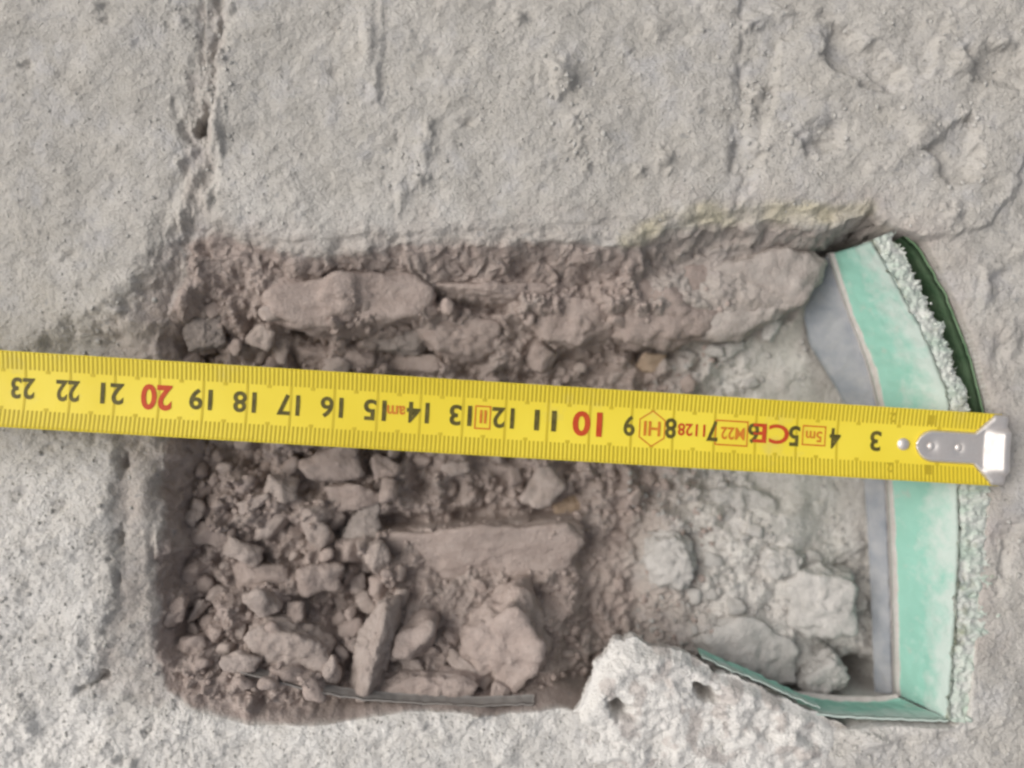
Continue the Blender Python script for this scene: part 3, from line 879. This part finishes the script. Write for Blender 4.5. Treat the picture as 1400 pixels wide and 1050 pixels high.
def pick_brown():
    ix, iy = rng.uniform(205, 1000), rng.uniform(392, 960)
    if rng.random() > density(ix, iy) * (1 if ix < 900 else .5) + .12: return None
    x, y, z = settle(ix, iy, 0)
    return (x, y, z, 1) if in_cavity(x, y) else None


def pick_grey():
    ix, iy = rng.uniform(860, 1210), rng.uniform(440, 950)
    if ix > 1020 and iy < 700 and rng.random() > .12: return None
    x, y, z = settle(ix, iy, 0)
    return (x, y, z, 1) if in_cavity(x, y) and x < 1270 else None


PATCH = [(1040, 35, 34), (1030, 130, 22), (1175, 85, 40), (1298, 210, 34), (1255, 182, 18), (1340, 90, 40), (1115, 190, 22), (1030, 205, 16), (770, 110, 22), (575, 235, 26), (790, 200, 22), (280, 60, 26), (285, 130, 22),
         (275, 250, 26), (90, 1010, 90), (200, 1020, 70), (40, 700, 60), (60, 880, 60), (1375, 760, 22), (1230, 1015, 40), (1160, 1030, 40), (150, 470, 40), (1340, 400, 30)]


def on_floor(x, y):
    j = np.searchsorted(gy, y); i = np.searchsorted(gx, x)
    if dr[j, i] > -3 or (x > 1215 and 312 < y < 1000 and x < 1365): return None
    return (x, y, Z[j, i], 1)


def pick_floor():
    x, y = rng.uniform(-60, 1460), rng.uniform(-60, 1110)
    return on_floor(x, y) if rng.random() < .4 + .6 * (y > 900 or (x < 180 and y > 600)) else None


def pick_patch():
    a = PATCH[int(rng.integers(len(PATCH)))]
    return on_floor(a[0] + rng.normal() * a[2] * 1.2, a[1] + rng.normal() * a[2] * 1.2)


grit('brown_grit', 2600, 1.6, 6.5, pick_brown, 'brown', 'brown crumbs and grit strewn over the bottom of the cavity')
grit('grey_grit', 900, 1.5, 5.5, pick_grey, 'grey', 'grey crumbs and grit at the green end of the cavity')
grit('floor_grit', 3000, .9, 3.0, pick_floor, 'sand', 'fine grey sand grains lying on the concrete slabs')
grit('crumb_patches', 520, 1.2, 4.6, pick_patch, 'sand', 'rough patches of grey crumbs stuck on the concrete slabs')

# ------------------------------------------------------------------ the green sheet lining the right end
liner = tag(empty('green_liner'), 'torn mint-green sheet lining the end of the cavity under the tape hook', 'lining')


def resample(pts, n):
    p = np.array(pts, float)
    d = np.concatenate([[0], np.cumsum(np.linalg.norm(np.diff(p, axis=0), axis=1))])
    t = np.linspace(0, d[-1], n)
    out = np.stack([np.interp(t, d, p[:, k]) for k in range(p.shape[1])], 1)
    for _ in range(max(2, n // 40)):
        out[1:-1] = .25 * out[:-2] + .5 * out[1:-1] + .25 * out[2:]
    return out


def strip_faces(n, m):
    i = np.arange(n * m).reshape(n, m)
    return np.stack([i[:-1, :-1], i[1:, :-1], i[1:, 1:], i[:-1, 1:]], -1).reshape(-1, 4)


def loft(name, rails, n, mat, parent, rough=0.0, sub=6, thick=3.0, seed=0.0):
    """a sheet through several rails, with real thickness"""
    R = np.stack([resample(r, n) for r in rails], 1)                # n, k, 3
    k = R.shape[1]
    tt = np.linspace(0, k - 1, (k - 1) * sub + 1)
    a = np.minimum(tt.astype(int), k - 2); w = (tt - a)[None, :, None]
    G_ = R[:, a] * (1 - w) + R[:, a + 1] * w
    m = G_.shape[1]
    d1 = np.gradient(G_, axis=0); d2 = np.gradient(G_, axis=1)
    nn = np.cross(d1, d2); nn /= np.linalg.norm(nn, axis=2)[..., None] + 1e-9
    if rough:
        G_ = G_ + nn * (rough * fbm(G_[..., 0] / 14 + seed, G_[..., 1] / 14, G_[..., 2] / 14, 3))[..., None]
    A = G_.reshape(-1, 3); Bk = (G_ - nn * thick).reshape(-1, 3)
    f = strip_faces(n, m); N0 = len(A)
    i = np.arange(n * m).reshape(n, m)
    loop = np.concatenate([i[:, 0], i[-1, 1:], i[::-1, -1][1:], i[0, ::-1][1:-1]])
    nx_ = np.roll(loop, -1)
    side = np.stack([loop, nx_, nx_ + N0, loop + N0], -1)
    ed = np.tile(1 - np.linspace(0, 1, m), (n, 1)).ravel()
    return mesh_np(name, np.vstack([A, Bk]), np.vstack([f, f[:, ::-1] + N0, side]), mat, parent, None, {'edge': np.concatenate([ed, ed])})


TOPR = [(1194, 328), (1224, 380), (1264, 455), (1298, 535), (1312, 620), (1314, 750), (1308, 880), (1301, 985)]
IMB = [(1140, 346), (1166, 430), (1199, 508), (1214, 590), (1221, 690), (1226, 800), (1230, 950)]
ZB = -96
top_rail = [(x, y, -1 + 4 * math.sin(x * .1)) for x, y in TOPR]
bot_rail = [(*below(x, y, ZB), ZB) for x, y in IMB]
mid_rail = [(a[0] * .5 + b[0] * .5 + 2, a[1] * .5 + b[1] * .5, -52) for a, b in zip(resample(top_rail, 12), resample(bot_rail, 12))]
loft('side_panel', [top_rail, mid_rail, bot_rail], 160, M['green'], liner, 1.6, 10, -3)
ledge = [(p[0] - 9, p[1], p[2] - 1.5) for p in resample(bot_rail, 20)]
loft('cut_edge', [[(p[0] + 2, p[1], p[2] - .5) for p in bot_rail], ledge], 140, M['pinkedge'], liner, 1.2, 3, -6)
IMG_ = [(1094, 404), (1106, 470), (1144, 532), (1176, 590), (1186, 690), (1192, 800), (1198, 945)]
ZG = -126
grey_rail = [(*below(x, y, ZG), ZG) for x, y in IMG_]
loft('grey_strip', [[(p[0] + 3, p[1], p[2] - 4) for p in ledge], grey_rail], 140, M['bluegrey'], liner, 2.0, 8, -4)
# torn fibrous top edge
OUTR = [(1220, 316), (1250, 374), (1290, 450), (1320, 530), (1340, 610), (1358, 700), (1362, 780), (1356, 860), (1346, 930), (1338, 990)]
n_, m_ = 400, 22
ri = resample([(x - 3, y, 0) for x, y in TOPR], n_); ro = resample([(x, y, 0) for x, y in OUTR], n_)
u = np.linspace(0, 1, n_)
jag = 1 + .20 * fbm(u * 22, u * 0, 3.0, 4) + .16 * perlin(u * 90, u * 0 + 4.4, 5.0) + .12 * perlin(u * 260, u * 0 + 9.4, 5.0)
ww = np.linspace(0, 1, m_)
ri[:, 0] += 2.6 * fbm(u * 40, u * 0 + 2.2, 8.0, 3)
TP = ri[:, None, :] + (ro - ri)[:, None, :] * (ww[None, :, None] * jag[:, None, None])
TP[..., 2] = 2 + 2.6 * fbm(TP[..., 0] / 9, TP[..., 1] / 9, 3.4, 3) + 2.4 * fbm(TP[..., 0] / 22, TP[..., 1] / 22, 3.0, 4) + 1.2 * perlin(TP[..., 0] / 5, TP[..., 1] / 5, 3.9) - 6 * ww[None, :] ** 3
low = TP.copy(); low[..., 2] = -26 + 8 * fbm(TP[..., 0] / 12, TP[..., 1] / 9, 6.0, 2)
f = strip_faces(n_, m_); i = np.arange(n_ * m_).reshape(n_, m_)
loop = np.concatenate([i[:, 0], i[-1, 1:], i[::-1, -1][1:], i[0, ::-1][1:-1]]); nxt = np.roll(loop, -1)
side = np.stack([loop, nxt, nxt + n_ * m_, loop + n_ * m_], -1)
torn = mesh_np('torn_edge', np.vstack([TP.reshape(-1, 3), low.reshape(-1, 3)]), np.vstack([f, f[:, ::-1] + n_ * m_, side]), M['torn'], liner)
torn['label'] = 'frayed whitish torn edge of the sheet'
V, Fc, off = [], [], 0                       # frayed fibres
for k in range(70):
    a = int(rng.integers(n_)); b = int(rng.integers(12, m_))
    p0 = TP[a, b] + np.array([0, 0, 1.0]); L = rng.uniform(2.5, 8); an = rng.uniform(-1.3, 1.3)
    d = np.array([math.cos(an), math.sin(an), rng.uniform(-.1, .5)]) * L; wd = np.array([-math.sin(an), math.cos(an), 0]) * rng.uniform(.4, 1.0)
    V.append(np.array([p0 - wd, p0 + wd, p0 + d * .6 + wd * .6, p0 + d * .6 - wd * .6, p0 + d, p0 + np.array([0, 0, 1.6])]))
    Fc.append(np.array([[0, 1, 5], [1, 2, 5], [2, 3, 5], [3, 0, 5], [2, 4, 3]]) + off); off += 6
fib = mesh_np('frayed_fibres', np.vstack(V), np.vstack(Fc), M['torn'], liner)
fib['kind'] = 'stuff'
shard = []
for k in range(8):
    sz = np.array([1.0, rng.uniform(.5, .9), rng.uniform(.4, .8)])
    shard.append(rock_shape(2, rand_planes(sz, 8), sz, grain=0, seed=k * 2.7, lump=.2))
CR, CF, off = [], [], 0
for k in range(80):
    a = int(rng.integers(n_)); b = int(m_ * (1 - rng.random() ** 1.7 * .8)) - 1
    r = .9 + 3.4 * rng.random() ** 3
    pts, f0 = shard[int(rng.integers(8))]
    CR.append(rot_z(tilt(pts * r * 1.5, rng.uniform(-1, 1), rng.uniform(-1, 1)), rng.uniform(0, 6.28)) + TP[a, b] + np.array([rng.uniform(-2, 5), 0, r * .3])); CF.append(f0 + off); off += len(pts)
crumb = mesh_np('torn_crumbs', np.vstack(CR), np.vstack(CF), M['torn'], liner)
crumb['kind'] = 'stuff'
# second sheet behind, seen down the dark gap
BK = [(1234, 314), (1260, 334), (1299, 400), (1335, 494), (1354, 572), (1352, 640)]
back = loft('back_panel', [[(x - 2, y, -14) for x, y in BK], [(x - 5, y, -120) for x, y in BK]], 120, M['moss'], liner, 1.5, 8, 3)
back['label'] = 'green sheet behind the gap with its shade painted in'
# lower edge of the lining
LB = [(1098, 978, -8), (1150, 985, -9), (1220, 987, -7), (1300, 989, -4)]
lo = loft('lower_panel', [LB, [(*below(x, y, -72), -72) for x, y in ((1086, 953), (1150, 962), (1200, 962), (1230, 957))]], 90, M['green'], liner, 1.4, 8, 3)
loft('lower_cut_edge', [[(*below(x, y, -72), -73) for x, y in ((1086, 953), (1150, 962), (1200, 962), (1230, 957))], [(*below(x, y, -78), -78) for x, y in ((1080, 945), (1150, 952), (1200, 953), (1224, 950))]], 60, M['pinkedge'], liner, 1.0, 3, 3)
# green rim of the mortar lip
rim_t = [(962, 904, -12), (994, 919, -9), (1030, 933, -8), (1064, 948, -5), (1100, 964, -6), (1124, 974, -8)]
rim_t2 = resample(rim_t, 60)
cut = 4 * perlin(rim_t2[:, 0] / 30, rim_t2[:, 1] / 30, 3.3) - 1
rim_up = [(p[0] + .5, p[1] - 1.0, p[2] - 1 + c) for p, c in zip(rim_t2, cut)]
rim_b = [(p[0] - 0, p[1] - 4, p[2] - 30) for p in rim_t2]
lipgreen = tag(loft('green_sheet', [rim_up, rim_b], 160, M['green'], None, 2.0, 5, 2), 'thin green sheet edge along the white mortar lip at the lower rim', 'lining')
# grey film along the lower rim
FT = [(300, 912), (350, 926), (420, 944), (490, 957), (560, 962), (650, 966), (730, 964)]
film = tag(loft('plastic_film', [[(*below(x, y, -16), -16) for x, y in FT], [(*below(x, y - 12 if x > 340 else y - 4, -40), -40) for x, y in FT]], 120, M['film'], None, 1.5, 4, 2), 'thin grey film strip along the lower rim of the rubble', 'film')

# ------------------------------------------------------------------ measuring tape
XH, U, ZR, KZ = 1356.9, 55.5, 12.0, 3.0


def tp(s, t, lift=0.0):
    """s: cm along the blade from its hook, t: -1..1 across (1 = towards the viewer's feet)"""
    s = np.asarray(s, float); t = np.asarray(t, float)
    z0 = ZR + KZ * s
    x0 = XH - U * s
    ix = CX + (x0 - CX) * H / (H - z0)
    yc = CY + (531.0 + .0617 * ix - CY) * (H - z0) / H
    # unit vector across the blade
    ax, ay = -.058, .998
    hw = 48.6
    return np.stack([x0 + ax * t * hw, yc + ay * t * hw, z0 + 5.0 * t * t + lift + 0 * t], -1)


def tape_material():
    m = MT('yellow_blade', .42)
    m.b.inputs['Specular IOR Level'].default_value = .35
    f = m.noise(160, 3, .5)
    c = m.mix(m.ramp(f, (.35, 0.0), (.65, 1.0)), (.80, .625, .042), (.87, .70, .065))
    c = m.mix(m.ramp(m.noise(70, 5, .65, 2.0), (.60, 0.0), (.75, .38)), c, (.55, .47, .22))
    c = m.mix(m.ramp(m.noise(12, 5, .7, 5.0), (.66, 0.0), (.74, .35)), c, (.50, .42, .20))
    r = m.ramp(m.noise(40, 4, .6, 7.0), (.3, .34), (.7, .55))
    m.l(r, m.b.inputs['Roughness'])
    return m.done(c, m.bump(m.noise(90, 2, .5), 1.5, .3))


M['tape'] = tape_material()
M['ink'] = plain('black_print', (.07, .06, .016), (.15, .125, .03), 8, .5, .3)
M['tick'] = plain('olive_print', (.46, .345, .024), (.54, .41, .03), 30, .5, .3)
M['faint'] = plain('faint_print', (.58, .44, .03), (.64, .49, .035), 30, .5, .3)
M['red'] = plain('red_print', (.50, .055, .018), (.58, .09, .025), 8, .5, .3)
M['orange'] = plain('faded_red_print', (.60, .175, .025), (.64, .24, .03), 8, .5, .3)


def metal_material():
    m = MT('worn_steel', .3)
    m.b.inputs['Metallic'].default_value = 0.75
    f = m.noise(20, 5, .6)
    m.l(m.ramp(f, (.3, .40), (.7, .60)), m.b.inputs['Roughness'])
    c = m.mix(m.ramp(f, (.3, 0.0), (.7, 1.0)), (.80, .76, .73), (.68, .63, .60))
    return m.done(c, m.bump(m.noise(14, 3, .6, 2.0), .8, .4))


M['steel'] = metal_material()

tape = tag(empty('measuring_tape'), 'yellow steel measuring tape stretched across the cavity with upside-down numbers', 'measuring tape')
ss = np.arange(-.02, 46, .25); ts = np.linspace(-1, 1, 17)
SS, TT = np.meshgrid(ss, ts, indexing='ij')
top = tp(SS, TT).reshape(-1, 3); bot = tp(SS, TT, -1.0).reshape(-1, 3)
n_, m_ = SS.shape
f = strip_faces(n_, m_); i = np.arange(n_ * m_).reshape(n_, m_)
loop = np.concatenate([i[:, 0], i[-1, 1:], i[::-1, -1][1:], i[0, ::-1][1:-1]]); nxt = np.roll(loop, -1)
side = np.stack([loop, nxt, nxt + n_ * m_, loop + n_ * m_], -1)
mesh_np('blade', np.vstack([top, bot]), np.vstack([f, f[:, ::-1] + n_ * m_, side[:, ::-1]])[:, ::-1], M['tape'], tape)


def print_quads(name, quads, mat, seg=4, lift=.35):
    V, Fc, off = [], [], 0
    for s0, s1, t0, t1 in quads:
        t = np.linspace(t0, t1, seg + 1)
        a = tp(np.full_like(t, s0), t, lift); b = tp(np.full_like(t, s1), t, lift)
        V.append(np.vstack([a, b])); k = np.arange(seg)
        Fc.append(np.stack([k, k + 1, k + seg + 2, k + seg + 1], -1) + off); off += 2 * (seg + 1)
    return mesh_np(name, np.vstack(V), np.vstack(Fc)[:, ::-1], mat, tape)


mm, cmq = [], []
for k in range(1, 300):
    s = k / 10; w = .021
    for sg in (-1, 1):
        L = .47 if k % 10 else .47
        mm.append((s - w, s + w, sg * .985, sg * (1 - L)))
        if k % 5 == 0 and k % 10: cmq.append((s - .05, s + .05, sg * .53, sg * .45))
    if k % 10 == 0 and k > 30: cmq.append((s - .028, s + .028, -.53, .53))
print_quads('millimetre_scale', mm, M['tick'])
print_quads('centimetre_lines', cmq, M['faint'], 6, .25)


def text_shape(txt, bold=.0):
    cu = bpy.data.curves.new('numeral', 'FONT'); cu.body = txt; cu.size = 1; cu.fill_mode = 'FRONT'; cu.offset = bold; cu.resolution_u = 4
    o = bpy.data.objects.new('numeral', cu); col.objects.link(o)
    dg = bpy.context.evaluated_depsgraph_get(); dg.update()
    me = bpy.data.meshes.new_from_object(o.evaluated_get(dg))
    v = np.array([q.co[:2] for q in me.vertices])
    fs = [list(p.vertices) for p in me.polygons]
    bpy.data.objects.remove(o); bpy.data.curves.remove(cu); bpy.data.meshes.remove(me)
    mn, mx = v.min(0), v.max(0)
    return (v - (mn + mx) / 2) / (mx - mn), fs


def put_text(txt, s, t, w, h, mat, name='numeral', bold=.02, lift=.6, shear=0.0):
    """w in cm along the blade, h as a share of the half width; text reads from the other side"""
    v, fs = text_shape(txt, bold)
    su = s + (v[:, 0] + shear * v[:, 1]) * w; tv = t - v[:, 1] * -h
    pts = tp(su, tv, lift)
    me = bpy.data.meshes.new(name)
    me.from_pydata(W(pts).tolist(), [], fs); me.update()
    me.materials.append(M[mat])
    o = bpy.data.objects.new(name, me); col.objects.link(o); o.parent = tape
    return o


for k in range(3, 30):
    red = k % 10 == 0
    put_text(str(k), k - .0 + .05, -.04 if not red else -.02, (.27 if k < 10 else .52) * (1.35 if red else 1), .56 if not red else .68, 'red' if red else 'ink', bold=.03 if red else .022)
for k, s in ((2, 2.68), (1, 1.72)):
    for t in (-.72, .66): put_text(str(k), s, t, .15, .26, 'tick', bold=.02)


def frame(s0, s1, t0, t1, w=.03, mat='orange', name='printed_frame', sides=True):
    q = [(s0, s1, t0, t0 + w * 1.4), (s0, s1, t1 - w * 1.4, t1)]
    if sides: q += [(s0, s0 + w, t0, t1), (s1 - w, s1, t0, t1)]
    return print_quads(name, q, M[mat], 4, .5)


frame(4.28, 4.86, -.36, .20); put_text('5m', 4.57, -.06, .40, .30, 'orange', 'printed_mark')
put_text('CE', 5.62, -.06, .88, .54, 'red', 'printed_mark', bold=.02)
frame(6.18, 6.98, -.36, .34); put_text('M22', 6.55, 0, .58, .34, 'orange', 'printed_mark')
put_text('1128', 7.55, -.03, .66, .34, 'red', 'printed_mark')
hx = [(math.cos(a) * .36, math.sin(a) * .50) for a in [math.pi / 2 + k * math.pi / 3 for k in range(6)]]
V, Fc = [], []
for k, (a, b) in enumerate(hx):
    c, d = hx[(k + 1) % 6]
    V += [tp(8.50 + a, b, .5), tp(8.50 + c, d, .5), tp(8.50 + c * .92, d * .92, .5), tp(8.50 + a * .92, b * .92, .5)]
    Fc.append([4 * k, 4 * k + 1, 4 * k + 2, 4 * k + 3])
mesh_np('printed_frame', np.array(V), np.array(Fc), M['orange'], tape)
put_text('HI', 8.50, 0, .40, .40, 'orange', 'printed_mark')
put_text('II', 12.52, -.04, .16, .36, 'orange', 'printed_mark'); frame(12.34, 12.72, -.34, .30, sides=True)
put_text('am', 14.56, -.08, .42, .24, 'orange', 'printed_mark')


# steel end hook, a part of the tape
def hook_half(s):
    s = np.asarray(s, float)
    w = np.where(s < .62, .45 + .53 * np.clip((.62 - s) / .45, 0, 1), .45)
    e = np.clip((s - 1.62) / .43, 0, 1)
    return w * np.sqrt(np.maximum(1 - e * e, .0004))


ss = np.concatenate([np.linspace(-.02, 1.6, 60), 1.62 + .43 * np.sin(np.linspace(0, math.pi / 2, 16))]); tn = np.linspace(-1, 1, 25)
SS, TN = np.meshgrid(ss, tn, indexing='ij')
TT = TN * hook_half(SS)
prof = 5.2 * (1 - np.abs(TN) ** 8) + 1.6 * np.exp(-((np.abs(TN) - .85) / .12) ** 2)
prof += 12.0 * np.clip(1 - SS / .42, 0, 1) * sstep(.72, .5, np.abs(TT - .05))  # raised facet added so the end throws the sun back as a highlight
prof += -4.0 * np.exp(-(((SS - 1.70) / .12) ** 2 + ((TT + .0) / .15) ** 2)) - 3.4 * np.exp(-(((SS - 1.02) / .10) ** 2 + (TT / .14) ** 2))
prof += 2.4 * np.exp(-(((SS - 1.70) / .06) ** 2 + (TT / .06) ** 2)) + 2.2 * np.exp(-(((SS - 1.02) / .055) ** 2 + (TT / .06) ** 2))
hp = tp(SS, TT) + np.stack([0 * SS, 0 * SS, prof + .6], -1)
# bend the end down
nb = 14
ang = np.linspace(0, math.radians(100), nb)[1:]
rowsb = []
last = hp[0]
for a in ang:
    r = 11.0
    rowsb.append(last + np.array([r * math.sin(a), 0, -r * (1 - math.cos(a))]))
for q in np.linspace(6, 34, 6):
    rowsb.append(rowsb[nb - 2] + np.array([math.cos(math.radians(100)) * q, 0, -math.sin(math.radians(100)) * q]))
G2 = np.concatenate([np.array(rowsb)[::-1], hp], 0)
n_, m_ = G2.shape[:2]
f = strip_faces(n_, m_)
A = G2.reshape(-1, 3)
hook = mesh_np('end_hook', A, f[:, ::-1], M['steel'], tape)
sol = hook.modifiers.new('thickness', 'SOLIDIFY'); sol.thickness = 2.0 * S; sol.offset = -1
v, f = ICO[3]
rp = tp(2.36, .0, 0)
mesh_np('rivet', v * np.array([8.5, 8.5, 4.5]) + rp, f, M['steel'], tape)
for s_ in (1.70, 1.02):
    mesh_np('rivet', v * np.array([4.5, 5.0, 2.4]) + tp(s_, 0.0, 4.2), f, M['steel'], hook)
